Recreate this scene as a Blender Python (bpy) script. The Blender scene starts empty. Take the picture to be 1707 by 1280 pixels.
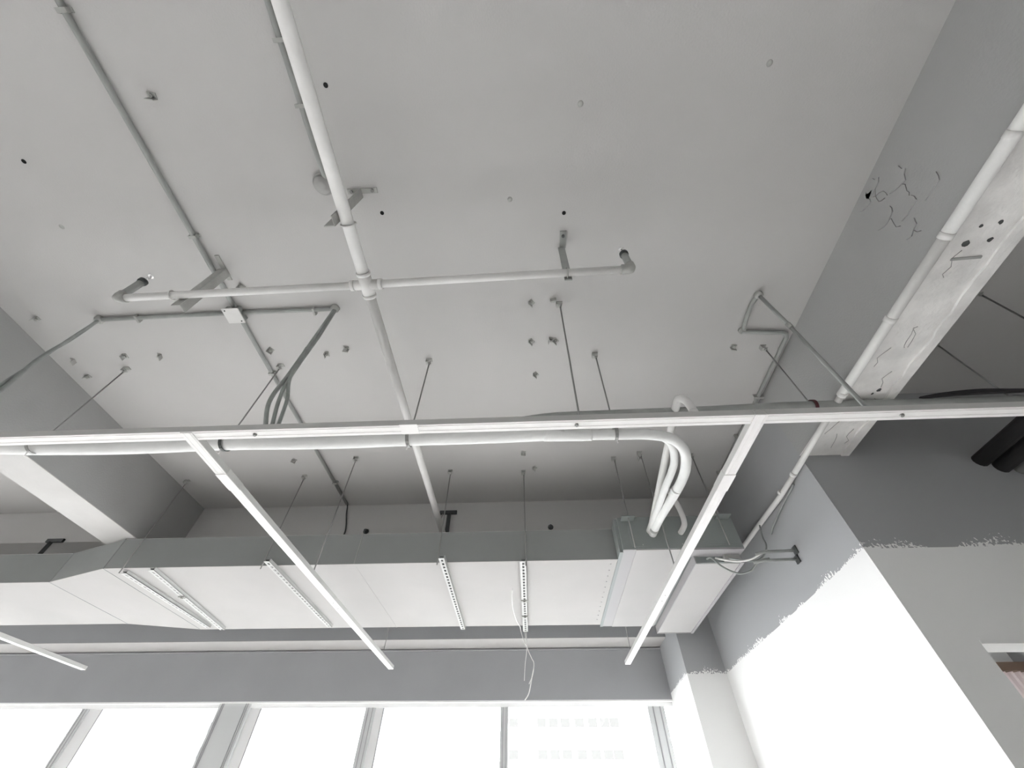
import bpy, math, random
from mathutils import Vector, Matrix

random.seed(7)
SC = bpy.context.scene
COL = SC.collection

# ------------------------------------------------------------------ camera
cam = bpy.data.cameras.new('camera')
cam_o = bpy.data.objects.new('camera', cam)
COL.objects.link(cam_o)
pitch, roll, yaw = math.radians(49.19), math.radians(0.444), math.radians(3.158)
fwd = Vector((-math.sin(yaw) * math.cos(pitch), math.cos(yaw) * math.cos(pitch), math.sin(pitch)))
rgt = Vector((math.cos(yaw), math.sin(yaw), 0))
upv = rgt.cross(fwd)
r2 = rgt * math.cos(roll) + upv * math.sin(roll)
u2 = upv * math.cos(roll) - rgt * math.sin(roll)
m = Matrix((r2, u2, -fwd)).transposed().to_4x4()
m.translation = Vector((0, 0, 1.6))
cam_o.matrix_world = m
cam.sensor_fit = 'HORIZONTAL'
cam.sensor_width = 36
cam.lens = 36 * 659.74 / 1707
cam.clip_start = 0.03
cam.clip_end = 500
SC.camera = cam_o

# ------------------------------------------------------------------ overcast sky, exposure
w = bpy.data.worlds.new('overcast_sky')
SC.world = w
w.use_nodes = True
bg = w.node_tree.nodes['Background']
bg.inputs[0].default_value = (0.96, 0.975, 1.0, 1)
bg.inputs[1].default_value = 14.0
SC.view_settings.view_transform = 'Standard'
SC.view_settings.look = 'None'
SC.view_settings.gamma = 1
SC.view_settings.exposure = 1.18
SC.view_settings.use_curve_mapping = False
SC.cycles.max_bounces = 9
SC.cycles.diffuse_bounces = 7
SC.cycles.transparent_max_bounces = 16


def portal(x0, x1, z0, z1, y):            # sampling portal for daylight, gives off no light itself
    l = bpy.data.lights.new('window_portal', 'AREA')
    l.shape = 'RECTANGLE'
    l.size, l.size_y = x1 - x0, z1 - z0
    l.cycles.is_portal = True
    o = bpy.data.objects.new('window_portal', l)
    o.location = ((x0 + x1) / 2, y, (z0 + z1) / 2)
    o.rotation_euler = (-math.pi / 2, 0, 0)   # faces -Y, into the room
    COL.objects.link(o)


portal(-8.9, 1.27, 0.6, 2.49, 5.0)
portal(1.75, 4.45, 0.6, 2.49, 5.0)


# ------------------------------------------------------------------ materials
def mat(name, col, rough=0.6, metal=0.0, mottle=0.0, mscale=3.0, bump=0.0, bscale=60.0, col2=None):
    mt = bpy.data.materials.new(name)
    mt.use_nodes = True
    nt = mt.node_tree
    b = nt.nodes['Principled BSDF']
    b.inputs['Roughness'].default_value = rough
    b.inputs['Metallic'].default_value = metal
    b.inputs['Specular IOR Level'].default_value = 0.35
    c = tuple(col) + (1,)
    b.inputs['Base Color'].default_value = c
    tc = nt.nodes.new('ShaderNodeTexCoord')
    if mottle > 0:
        n = nt.nodes.new('ShaderNodeTexNoise')
        n.inputs['Scale'].default_value = mscale
        n.inputs['Detail'].default_value = 6
        nt.links.new(tc.outputs['Object'], n.inputs['Vector'])
        r = nt.nodes.new('ShaderNodeValToRGB')
        d = col2 if col2 else tuple(x * (1 - mottle) for x in col)
        r.color_ramp.elements[0].color = tuple(d) + (1,)
        r.color_ramp.elements[0].position = 0.3
        r.color_ramp.elements[1].color = c
        r.color_ramp.elements[1].position = 0.65
        nt.links.new(n.outputs['Fac'], r.inputs['Fac'])
        nt.links.new(r.outputs['Color'], b.inputs['Base Color'])
    if bump > 0:
        n2 = nt.nodes.new('ShaderNodeTexNoise')
        n2.inputs['Scale'].default_value = bscale
        n2.inputs['Detail'].default_value = 5
        nt.links.new(tc.outputs['Object'], n2.inputs['Vector'])
        bp = nt.nodes.new('ShaderNodeBump')
        bp.inputs['Strength'].default_value = bump
        bp.inputs['Distance'].default_value = 0.01
        nt.links.new(n2.outputs['Fac'], bp.inputs['Height'])
        nt.links.new(bp.outputs['Normal'], b.inputs['Normal'])
    if 'facade' in name:
        b.inputs['Specular IOR Level'].default_value = 0.0
    return mt


GREY = (0.40, 0.405, 0.40)
WHITE = (0.83, 0.83, 0.82)
M = {
    'slab': mat('sprayed_grey_slab', (0.53, 0.52, 0.512), 0.9, mottle=0.05, mscale=1.6, bump=0.10, bscale=120),
    'grey': mat('grey_wall_paint', (0.36, 0.365, 0.375), 0.85, mottle=0.05, mscale=2.5, bump=0.08, bscale=150),
    'beamface': mat('grey_beam_paint', (0.38, 0.38, 0.375), 0.9, mottle=0.06, mscale=2, bump=0.12, bscale=90),
    'plaster': mat('rough_white_plaster', (0.86, 0.845, 0.83), 0.9, mottle=0.22, mscale=7, bump=0.6, bscale=25),
    'soffit': mat('pale_beam_soffit', (0.60, 0.59, 0.58), 0.9, mottle=0.08, mscale=4, bump=0.2, bscale=30),
    'flake': mat('peeling_plaster', (0.40, 0.40, 0.39), 0.95, mottle=0.25, mscale=12, bump=0.5, bscale=40),
    'white': mat('white_paint', WHITE, 0.8, bump=0.04, bscale=200),
    'floor': mat('pale_floor_screed', (0.56, 0.545, 0.525), 0.7, mottle=0.15, mscale=1.5),
    'pipe': mat('grey_white_painted_pipe', (0.70, 0.69, 0.675), 0.55, mottle=0.08, mscale=9, bump=0.08, bscale=120),
    'detector': mat('grey_sprayed_detector', (0.41, 0.405, 0.395), 0.7),
    'conduit': mat('grey_painted_conduit', (0.35, 0.36, 0.345), 0.6, mottle=0.15, mscale=14),
    'steel': mat('grey_painted_steel', (0.42, 0.42, 0.40), 0.6, mottle=0.15, mscale=20),
    'steelshade': mat('crack_shadow_grey', (0.28, 0.28, 0.27), 0.9),
    'darksteel': mat('dark_steel', (0.07, 0.075, 0.075), 0.6),
    'rod': mat('zinc_rod', (0.28, 0.28, 0.27), 0.5, metal=0.3),
    'chrome': mat('chrome', (0.9, 0.9, 0.9), 0.15, metal=1.0),
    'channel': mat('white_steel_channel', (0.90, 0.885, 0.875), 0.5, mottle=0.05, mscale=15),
    'channelshade': mat('shaded_channel_side', (0.55, 0.545, 0.53), 0.5, mottle=0.06, mscale=10),  # same white steel, greyed because these faces turn from the light
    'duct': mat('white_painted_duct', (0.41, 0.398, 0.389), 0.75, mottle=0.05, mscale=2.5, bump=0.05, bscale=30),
    'ductshade': mat('shaded_duct_side', (0.30, 0.31, 0.305), 0.8, mottle=0.06, mscale=3),  # duct sides toned down, shade of the unlit faces put into the colour
    'unit': mat('fan_coil_sheet_metal', (0.28, 0.305, 0.297), 0.6, mottle=0.06, mscale=4),
    'unitwhite': mat('fan_coil_pale_panel', (0.43, 0.42, 0.415), 0.65, mottle=0.03, mscale=4),
    'unitstrip': mat('fan_coil_grey_edge', (0.37, 0.36, 0.367), 0.6),
    'slotted': mat('pale_slotted_angle', (0.50, 0.50, 0.49), 0.5),
    'foam': mat('white_pipe_wrap', (0.76, 0.76, 0.75), 0.7, mottle=0.06, mscale=10, bump=0.2, bscale=35),
    'rubber': mat('black_rubber_insulation', (0.035, 0.033, 0.035), 0.6),
    'cable': mat('grey_cable', (0.32, 0.34, 0.325), 0.6, mottle=0.2, mscale=20),
    'cablewhite': mat('white_cable', (0.82, 0.82, 0.80), 0.5),
    'black': mat('black_hole', (0.012, 0.012, 0.012), 0.9),
    'red': mat('red_clamp', (0.10, 0.03, 0.035), 0.6),
    'alu': mat('pale_aluminium_frame', (0.60, 0.61, 0.61), 0.45),
    'alulight': mat('white_window_sash', (0.80, 0.80, 0.80), 0.5),
    'aludark': mat('grey_frame_gasket', (0.36, 0.36, 0.37), 0.6),
    'facade': mat('pale_facade', (0.55, 0.56, 0.57), 0.9),
    'facadeglass': mat('facade_glass', (0.058, 0.058, 0.056), 0.95),
    'facadeglass2': mat('facade_glass_hazy', (0.085, 0.087, 0.09), 0.95),
    'street': mat('street_ground', (0.16, 0.165, 0.16), 0.9, mottle=0.3, mscale=0.05),
    'brown': mat('brown_wood', (0.16, 0.11, 0.08), 0.6),
    'pink': mat('pale_pink_fabric', (0.85, 0.76, 0.76), 0.9),
}


def two_tone(name):
    """grey paint above, white below, with a ragged brush edge at 2.54 m."""
    mt = bpy.data.materials.new(name)
    mt.use_nodes = True
    nt = mt.node_tree
    b = nt.nodes['Principled BSDF']
    b.inputs['Roughness'].default_value = 0.85
    b.inputs['Specular IOR Level'].default_value = 0.3
    tc = nt.nodes.new('ShaderNodeTexCoord')
    sep = nt.nodes.new('ShaderNodeSeparateXYZ')
    nt.links.new(tc.outputs['Object'], sep.inputs[0])
    lo = nt.nodes.new('ShaderNodeTexNoise'); lo.inputs['Scale'].default_value = 5; lo.inputs['Detail'].default_value = 2
    hi = nt.nodes.new('ShaderNodeTexNoise'); hi.inputs['Scale'].default_value = 70; hi.inputs['Detail'].default_value = 4
    for n in (lo, hi):
        nt.links.new(tc.outputs['Object'], n.inputs['Vector'])

    def mth(op, a, c, clamp=False):
        x = nt.nodes.new('ShaderNodeMath'); x.operation = op; x.use_clamp = clamp
        for i, v in enumerate((a, c)):
            if isinstance(v, float): x.inputs[i].default_value = v
            else: nt.links.new(v, x.inputs[i])
        return x.outputs[0]
    amp = mth('MULTIPLY', mth('SUBTRACT', lo.outputs['Fac'], 0.40, True), 0.17)
    jag = mth('MULTIPLY', mth('SUBTRACT', hi.outputs['Fac'], 0.42, True), 5.0)
    edge = mth('ADD', mth('MULTIPLY', amp, jag), 2.535)
    fac = mth('GREATER_THAN', sep.outputs['Z'], edge)
    mx = nt.nodes.new('ShaderNodeMix'); mx.data_type = 'RGBA'
    nt.links.new(fac, mx.inputs['Factor'])
    mx.inputs[6].default_value = WHITE + (1,)
    mx.inputs[7].default_value = (0.36, 0.365, 0.372, 1)
    nt.links.new(mx.outputs[2], b.inputs['Base Color'])
    return mt


M['twotone'] = two_tone('grey_over_white_wall_paint')

gl = bpy.data.materials.new('window_glass')
gl.use_nodes = True
nt = gl.node_tree
nt.nodes.clear()
out = nt.nodes.new('ShaderNodeOutputMaterial')
mixs = nt.nodes.new('ShaderNodeMixShader')
tr = nt.nodes.new('ShaderNodeBsdfTransparent'); tr.inputs[0].default_value = (0.95, 0.95, 0.95, 1)
gs = nt.nodes.new('ShaderNodeBsdfGlossy'); gs.inputs['Roughness'].default_value = 0.02
lw = nt.nodes.new('ShaderNodeLayerWeight'); lw.inputs[0].default_value = 0.5
pw = nt.nodes.new('ShaderNodeMath'); pw.operation = 'POWER'; pw.inputs[1].default_value = 5.0
fr = nt.nodes.new('ShaderNodeMath'); fr.operation = 'MULTIPLY_ADD'; fr.inputs[1].default_value = 0.5; fr.inputs[2].default_value = 0.04
nt.links.new(lw.outputs['Facing'], pw.inputs[0]); nt.links.new(pw.outputs[0], fr.inputs[0])
nt.links.new(fr.outputs[0], mixs.inputs[0]); nt.links.new(tr.outputs[0], mixs.inputs[1]); nt.links.new(gs.outputs[0], mixs.inputs[2])
nt.links.new(mixs.outputs[0], out.inputs[0])
M['glass'] = gl


# ------------------------------------------------------------------ mesh builder
def catmull(pts, n=8):
    P = [Vector(p) for p in pts]
    P = [P[0] * 2 - P[1]] + P + [P[-1] * 2 - P[-2]]
    o = []
    for i in range(1, len(P) - 2):
        a, b, c, d = P[i - 1:i + 3]
        for k in range(n):
            t = k / n
            o.append(0.5 * ((2 * b) + (c - a) * t + (2 * a - 5 * b + 4 * c - d) * t * t + (3 * b - a - 3 * c + d) * t ** 3))
    o.append(P[-2])
    return o


class MB:
    def __init__(s):
        s.v, s.f, s.sm = [], [], []

    def face(s, idx, smooth=False):
        s.f.append(idx); s.sm.append(smooth)

    def box(s, x0, x1, y0, y1, z0, z1):
        return s.hexa([(x0, y0, z0), (x1, y0, z0), (x1, y1, z0), (x0, y1, z0), (x0, y0, z1), (x1, y0, z1), (x1, y1, z1), (x0, y1, z1)])

    def hexa(s, p):
        i = len(s.v)
        s.v += [Vector(q) for q in p]
        for f in ((0, 3, 2, 1), (4, 5, 6, 7), (0, 1, 5, 4), (1, 2, 6, 5), (2, 3, 7, 6), (3, 0, 4, 7)):
            s.face([i + k for k in f])
        return s

    def bar(s, a, b, wd, ht, up=(0, 0, 1)):
        """rectangular bar from a to b, wd sideways, ht along up."""
        a, b = Vector(a), Vector(b)
        d = (b - a).normalized()
        side = d.cross(Vector(up)).normalized()
        u = side.cross(d).normalized()
        S, U = side * wd / 2, u * ht / 2
        return s.hexa([a - S - U, b - S - U, b + S - U, a + S - U, a - S + U, b - S + U, b + S + U, a + S + U])

    def tube(s, pts, r, n=12, cap=True, smooth=True):
        P = [Vector(p) for p in pts]
        R = r if isinstance(r, (list, tuple)) else [r] * len(P)
        T = []
        for i in range(len(P)):
            t = (P[min(i + 1, len(P) - 1)] - P[max(i - 1, 0)])
            T.append(t.normalized())
        ref = Vector((0, 0, 1)) if abs(T[0].z) < 0.9 else Vector((1, 0, 0))
        nrm = T[0].cross(ref).normalized()
        base = len(s.v)
        for i, p in enumerate(P):
            nrm = (nrm - T[i] * nrm.dot(T[i])).normalized()
            bn = T[i].cross(nrm)
            for k in range(n):
                a = 2 * math.pi * k / n
                s.v.append(p + (nrm * math.cos(a) + bn * math.sin(a)) * R[i])
        for i in range(len(P) - 1):
            for k in range(n):
                q = (k + 1) % n
                s.face([base + i * n + k, base + i * n + q, base + (i + 1) * n + q, base + (i + 1) * n + k], smooth)
        if cap:
            s.face([base + k for k in range(n)][::-1])
            s.face([base + (len(P) - 1) * n + k for k in range(n)])
        return s

    def lathe(s, c, prof, n=20, axis=(0, 0, 1)):
        """profile of (radius, height along axis) from c."""
        ax = Vector(axis).normalized()
        ref = Vector((1, 0, 0)) if abs(ax.x) < 0.9 else Vector((0, 1, 0))
        e1 = ax.cross(ref).normalized(); e2 = ax.cross(e1)
        c = Vector(c); base = len(s.v)
        for r, h in prof:
            for k in range(n):
                a = 2 * math.pi * k / n
                s.v.append(c + ax * h + (e1 * math.cos(a) + e2 * math.sin(a)) * max(r, 1e-5))
        for i in range(len(prof) - 1):
            for k in range(n):
                q = (k + 1) % n
                s.face([base + i * n + k, base + i * n + q, base + (i + 1) * n + q, base + (i + 1) * n + k], True)
        s.face([base + k for k in range(n)][::-1]); s.face([base + (len(prof) - 1) * n + k for k in range(n)])
        return s

    def prism(s, poly, ext):
        """polygon (3D points) extruded by the vector ext."""
        e = Vector(ext); n = len(poly); i = len(s.v)
        s.v += [Vector(p) for p in poly] + [Vector(p) + e for p in poly]
        s.face(list(range(i, i + n))[::-1]); s.face(list(range(i + n, i + 2 * n)))
        for k in range(n):
            q = (k + 1) % n
            s.face([i + k, i + q, i + n + q, i + n + k])
        return s

    def build(s, name, material, parent=None):
        me = bpy.data.meshes.new(name)
        off = Vector((0, 0, 0)); p = parent
        while p is not None:
            off += p.location; p = p.parent
        me.from_pydata([tuple(v - off) for v in s.v], [], s.f)
        me.polygons.foreach_set('use_smooth', s.sm)
        me.materials.append(material if not isinstance(material, str) else M[material])
        import bmesh
        bm = bmesh.new(); bm.from_mesh(me)
        bmesh.ops.recalc_face_normals(bm, faces=bm.faces)
        bm.to_mesh(me); bm.free()
        o = bpy.data.objects.new(name, me)
        COL.objects.link(o)
        o.parent = parent
        return o


def thing(name, label, cat, loc, group=None):
    o = bpy.data.objects.new(name, None)
    o.empty_display_size = 0.1
    COL.objects.link(o)
    o.location = loc
    o['label'] = label; o['category'] = cat
    if group: o['group'] = group
    return o


def tag(o, label, cat, group=None):
    o['label'] = label; o['category'] = cat
    if group: o['group'] = group
    return o


def struct(o, label=None):
    o['kind'] = 'structure'
    if label: o['label'] = label
    return o


def sroot(name, label=None):
    o = bpy.data.objects.new(name, None)
    COL.objects.link(o)
    return struct(o, label)


# ================================================================== THE SETTING
SLAB = 3.6
ceiling = struct(MB().box(-9, 4.6, -6, 5.0, SLAB, SLAB + 0.15).build('ceiling', 'slab'), 'grey sprayed concrete ceiling slab with bolt stubs')
floor = struct(MB().box(-9, 4.6, -6, 5.0, -0.1, 0.0).build('floor', 'floor'), 'pale concrete floor')
struct(MB().box(-9.15, -9, -6.15, 5.0, -0.1, SLAB + 0.15).build('wall_left', 'twotone'), 'far left wall, grey above white')
struct(MB().box(-9, 4.6, -3.85, -3.7, -0.1, SLAB + 0.15).build('wall_back', 'white'), 'white back wall behind the camera')
struct(MB().box(4.6, 4.75, -6.15, 5.0, -0.1, SLAB + 0.15).build('wall_right', 'twotone'), 'far right wall, grey above white')
# partition (X facing) between the bay and the side room, runs up to the slab
struct(MB().box(1.6, 1.72, 1.93, 4.95, 0, SLAB).build('wall_partition', 'twotone'), 'partition wall beside the fan coil unit, grey above ragged white paint')
# wall with the doorway (faces the camera)
wa = MB()
wa.box(1.72, 1.80, 1.93, 2.035, 0, SLAB).box(1.80, 2.70, 1.93, 2.035, 2.145, SLAB).box(2.70, 4.6, 1.93, 2.035, 0, SLAB)
struct(wa.build('wall_doorway', 'twotone'), 'wall with the doorway, dark grey above white')
# pier at the window end
struct(MB().box(1.272, 1.6, 4.10, 4.95, 0, SLAB).build('wall_pier', 'twotone'), 'pier between partition wall and windows')
# window wall: spandrel panel, sill wall
struct(MB().box(-9, 1.272, 4.75, 4.95, 2.488, 2.92).build('wall_front', 'grey'), 'grey wall panel above the windows')
struct(MB().box(-9, 4.6, 4.75, 4.95, 0.0, 0.6).build('wall_sill', 'white'), 'low white wall under the windows')
struct(MB().box(1.72, 4.6, 4.75, 4.95, 2.488, 3.6).build('wall_side_room', 'white'), 'white wall above the side room window')
struct(MB().box(-9, 1.272, 4.752, 4.95, 2.476, 2.488).build('trim_1', 'white'), 'white soffit strip along the window head')
# thin dark shadow groove trim at the top of the panel
struct(MB().box(-9, 1.272, 4.735, 4.752, 2.895, 2.905).build('trim_2', 'aludark'), 'thin dark strip along top of the panel above the windows')


# beams
def beam(name, label, x0, x1, y0, y1, z0, face='beamface', bottom='plaster'):
    t = sroot(name, label)
    MB().box(x0, x1, y0, y1, z0 + 0.004, SLAB).build('beam_body', face, t)
    MB().box(x0, x1, y0, y1, z0, z0 + 0.004).build('beam_soffit', bottom, t)
    return t


beamR = beam('concrete_beam', 'deep beam with rough white soffit on the right', 1.6, 1.875, -3.7, 1.93, 3.10)
beamL = beam('concrete_beam', 'deep beam with pale soffit on the left', -3.31, -3.01, -3.7, 3.12, 3.10, bottom='soffit')
beam('concrete_beam', 'deep beam near far left wall', -8.1, -7.8, -3.7, 3.12, 3.10)
beam('concrete_beam', 'grey cross beam behind the air duct', -9, 1.6, 3.12, 3.37, 3.30, face='slab', bottom='slab')
beam('concrete_beam', 'grey edge beam above the window panel', -9, 1.272, 4.45, 4.95, 2.915, face='grey', bottom='duct')

# right beam soffit: proud ragged strip, cracks, holes, lath mark
st = MB()
pts_in = []
y = -3.0
xs = 1.832
row = []
while y < 1.93:
    row.append((xs + random.uniform(-0.012, 0.008), y)); y += random.uniform(0.03, 0.09)
row.append((xs, 1.93))
for (xa, ya), (xb, yb) in zip(row[:-1], row[1:]):
    st.hexa([(xa, ya, 3.091), (1.876, ya, 3.091), (1.876, yb, 3.091), (xb, yb, 3.091), (xa, ya, 3.101), (1.876, ya, 3.101), (1.876, yb, 3.101), (xb, yb, 3.101)])
st.build('plaster_edge_strip', M['plaster'], beamR)


def blob(c, r, n=9, ax=2, d=0.004, sx=1.0, sy=1.0):
    poly = []
    for k in range(n):
        a = 2 * math.pi * k / n
        q = r * random.uniform(0.65, 1.2)
        u, v = q * math.cos(a) * sx, q * math.sin(a) * sy
        p = list(c)
        i, j = [(1, 2), (0, 2), (0, 1)][ax]
        p[i] += u; p[j] += v
        poly.append(tuple(p))
    e = [0, 0, 0]; e[ax] = d
    return MB().prism(poly, e)


for (x, y, r) in [(1.69, 0.663, 0.017), (1.772, 0.655, 0.013), (1.70, 0.60, 0.009), (1.763, 0.588, 0.011), (1.775, 1.416, 0.014), (1.755, 1.44, 0.008)]:
    blob((x, y, 3.098), r * 0.75).build('hole', 'darksteel', beamR)
MB().bar((1.675, 0.726, 3.098), (1.785, 0.721, 3.098), 0.010, 0.006).build('lath_mark', 'flake', beamR)
for k in range(9):
    y0 = random.uniform(0.6, 1.85); x0 = random.uniform(1.66, 1.80)
    c = MB(); p = [Vector((x0, y0, 3.099))]
    for j in range(4):
        p.append(p[-1] + Vector((random.uniform(-0.02, 0.03), random.uniform(0.01, 0.04), 0)))
    c.tube(p, 0.0013, 5)
    c.build('crack', 'flake', beamR)
# peeling plaster flakes on the beam side
for (y, z, r) in [(0.58, 3.55, 0.05), (0.52, 3.44, 0.06), (0.51, 3.28, 0.05), (0.64, 3.55, 0.05), (0.66, 3.40, 0.06), (0.66, 3.26, 0.05), (0.60, 3.33, 0.055)]:
    blob((1.5955, y, z), r, 11, 0, 0.006, 1.0, 0.6).build('plaster_flake', 'beamface', beamR)
for (y, z, a) in [(0.58, 3.53, 0.05), (0.66, 3.40, 0.06), (0.53, 3.42, 0.05), (0.67, 3.27, 0.05), (0.61, 3.52, 0.04)]:
    p = [Vector((1.599, y, z))]
    for j in range(5):
        p.append(p[-1] + Vector((0, random.uniform(-0.02, 0.02), -a * random.uniform(0.2, 0.5))))
    MB().tube(p, 0.0016, 5).build('crack', 'steelshade', beamR)

# doorway lining
d1 = sroot('door_1', 'open doorway with white lining in the wall on the right')
MB().box(1.80, 2.70, 1.925, 2.04, 2.133, 2.145).build('lintel_lining', 'white', d1)
MB().box(2.69, 2.70, 1.925, 2.04, 0, 2.133).build('jamb_lining', 'white', d1)


# windows
def window(name, label, x0, x1, mull, sashes, jamb=None):
    t = sroot(name, label)
    Y0, Y1 = 4.79, 4.85
    zb, zt = 0.6, 2.478
    MB().box(x0, x1, Y0, Y1, zt - 0.035, zt).build('head_frame', 'alulight', t)
    MB().box(x0, x1, Y0, Y1, zb, zb + 0.06).build('sill_frame', 'alu', t)
    for (a, b) in mull:
        o = MB().box(a, b, Y0, Y1, zb + 0.06, zt - 0.035).build('mullion', 'alu', t)
        wd = b - a
        g = MB().box(a + wd * 0.30, a + wd * 0.36, Y0 - 0.004, Y0, zb + 0.06, zt - 0.035)
        g.box(a + wd * 0.72, a + wd * 0.78, Y0 - 0.004, Y0, zb + 0.06, zt - 0.035)
        g.build('gasket', 'aludark', o)
    for (a, b) in sashes:
        o = MB().box(a, b, Y0 + 0.015, Y1, zb + 0.06, zt - 0.035).build('sash_stile', 'alulight', t)
        MB().box(b, b + 0.010, Y0 + 0.012, Y1, zb + 0.06, zt - 0.035).build('gasket', 'aludark', o)
    edges = sorted([x0] + [v for ab in mull for v in ab] + [x1])
    for a, b in zip(edges[::2], edges[1::2]):
        if b - a > 0.15:
            MB().box(a, b, 4.822, 4.828, zb + 0.06, zt - 0.035).build('glass_pane', 'glass', t)
    return t


window('window_1', 'window bay between grey column and the pier', -2.80, 1.272, [(-1.655, -1.56), (-0.35, -0.275), (1.035, 1.19)], [(-2.80, -2.70), (-1.56, -1.485)])
window('window_2', 'window bay left of the grey column', -7.80, -3.11, [(-5.75, -5.67), (-4.51, -4.44)], [(-4.44, -4.31)])
window('window_3', 'window of the side room', 2.9, 4.45, [(3.6, 3.68)], [])
struct(MB().box(1.72, 2.9, 4.75, 4.95, 0.6, 2.488).box(4.45, 4.6, 4.75, 4.95, 0.6, 2.488).build('wall_side_room', 'white'), 'white wall beside the side room window')
window('window_4', 'last window bay at the far left', -9.0, -8.1, [], [])
wc = sroot('window_column', 'wide grey column cladding between window bays')
MB().box(-3.11, -2.80, 4.77, 4.95, 0.6, 2.476).build('cladding', 'alu', wc)
for a in (-3.085, -3.07, -2.845, -2.825):
    MB().box(a, a + 0.006, 4.764, 4.77, 0.6, 2.476).build('gasket', 'aludark', wc)
struct(MB().box(-8.1, -7.8, 4.77, 4.95, 0.6, 2.476).build('window_column', 'alu'), 'grey column cladding at the far left windows')

# outside
struct(MB().box(-300, 300, -300, 400, -20.2, -20).build('street_ground', 'street'), 'ground far below outside')


def facade(name, label, x0, x1, y0, y1, z0, z1, rows, cols, ww, wh, gm='facadeglass'):
    t = thing(name, label, 'building', ((x0 + x1) / 2, y0, z0))
    MB().box(x0, x1, y0, y1, z0, z1).build('facade', 'facade', t)
    for z in rows:
        for x in cols:
            f = MB().box(x, x + ww, y0 - 0.12, y0 + 0.05, z, z + wh).build('window', gm, t)
    return t


facade('apartment_building', 'pale building with rows of windows seen through right window pane', -4.5, 17, 70, 84, -20, 40,
       [z for z in (5.4, 8.6, 11.8, 14.9)], [-3.9, -0.1, 1.5, 3.1, 5.0, 6.8, 8.4, 9.7], 1.2, 0.9)
facade('apartment_building', 'long pale building filling the left window panes', -75, -12, 85, 100, -20, 34,
       [z for z in (7, 10.2, 13.4)], [-66 + 4.2 * k for k in range(12)], 2.2, 1.4, 'facadeglass2')

# ---- stuff fixed in the slab: left-over anchors, holes
src = None
for i, (x, y) in enumerate([(-1.541, .938), (-2.858, 1.1), (-2.894, 1.396), (-2.887, 1.541), (-2.517, 1.38), (-2.315, 1.384), (-1.574, 1.367), (-1.234, 1.424),
                            (-1.106, 1.374), (.052, 1.112), (.170, 1.119), (.048, 1.378), (.165, 1.38), (.195, 1.38), (.072, 1.639), (-1.871, 2.44), (-.038, 2.422),
                            (.054, 2.623), (.886, 2.535), (-1.495, .084), (1.28, 1.47)]):
    if src is None:
        b = MB()
        b.box(-0.017, 0.017, -0.003, 0.021, -0.004, 0)
        b.box(-0.017, 0.017, 0.017, 0.021, -0.030, -0.004)
        b.tube([(0, 0.008, 0.0), (0, 0.008, -0.022)], 0.0045, 8)
        b.lathe((0, 0.008, -0.016), [(0.009, 0), (0.009, 0.009)], 6)
        src = b.build('anchor_bolt', 'steel', ceiling); o = src
    else:
        o = src.copy(); COL.objects.link(o); o.parent = ceiling
    o.location = (x, y, SLAB); o.rotation_euler = (0, 0, random.choice([0.2, 1.7, -1.2, 2.9, 0.9]))
src = None
for (x, y) in [(-.77, .094), (-.673, .597), (.211, .639), (-2.233, .298)]:
    if src is None:
        src = MB().lathe((0, 0, -0.0015), [(0.0095, 0), (0.0095, 0.003)], 14).build('drill_hole', 'black', ceiling); o = src
    else:
        o = src.copy(); COL.objects.link(o); o.parent = ceiling
    o.location = (x, y, SLAB)
src = None
for (x, y) in [(.264, .206), (.995, .111), (-2.293, .586), (-.048, .564), (-.86, .62)]:
    if src is None:
        src = MB().lathe((0, 0, -0.004), [(0.004, 0), (0.010, 0.002), (0.014, 0.006)], 12).build('filled_hole', 'steel', ceiling); o = src
    else:
        o = src.copy(); COL.objects.link(o); o.parent = ceiling
    o.location = (x, y, SLAB)

# ================================================================== SPRINKLER PIPES
PZ = 3.26
sp = thing('sprinkler_pipe', 'grey white painted sprinkler main with cross branch and two upright heads', 'pipe', (-0.72, 0.8, PZ))
MB().tube([(-0.685, -2.5, PZ), (-0.712, 0.775, PZ)], 0.026, 20).build('main_pipe', 'pipe', sp)
MB().tube([(-0.712, 0.83, PZ), (-0.728, 3.14, PZ)], 0.0235, 20).build('main_pipe', 'pipe', sp)
cf = MB()
cf.tube([(-0.7115, 0.745, PZ), (-0.7135, 0.86, PZ)], 0.029, 20)
cf.tube([(-0.77, 0.805, PZ), (-0.655, 0.803, PZ)], 0.0225, 18)
cross = cf.build('cross_fitting', 'pipe', sp)
for a, b, r in [((-0.7113, 0.742, PZ), (-0.7115, 0.757, PZ), 0.0315), ((-0.7135, 0.850, PZ), (-0.7137, 0.865, PZ), 0.031),
                ((-0.785, 0.8053, PZ), (-0.768, 0.805, PZ), 0.0245), ((-0.657, 0.803, PZ), (-0.640, 0.8027, PZ), 0.0245)]:
    MB().tube([a, b], r, 20).build('fitting_collar', 'pipe', cross)
MB().tube([(-1.885, 0.817, PZ), (-0.74, 0.805, PZ)], 0.0172, 16).build('branch_pipe', 'pipe', sp)
MB().tube([(-0.69, 0.803, PZ), (0.455, 0.784, PZ)], 0.0172, 16).build('branch_pipe', 'pipe', sp)


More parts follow.
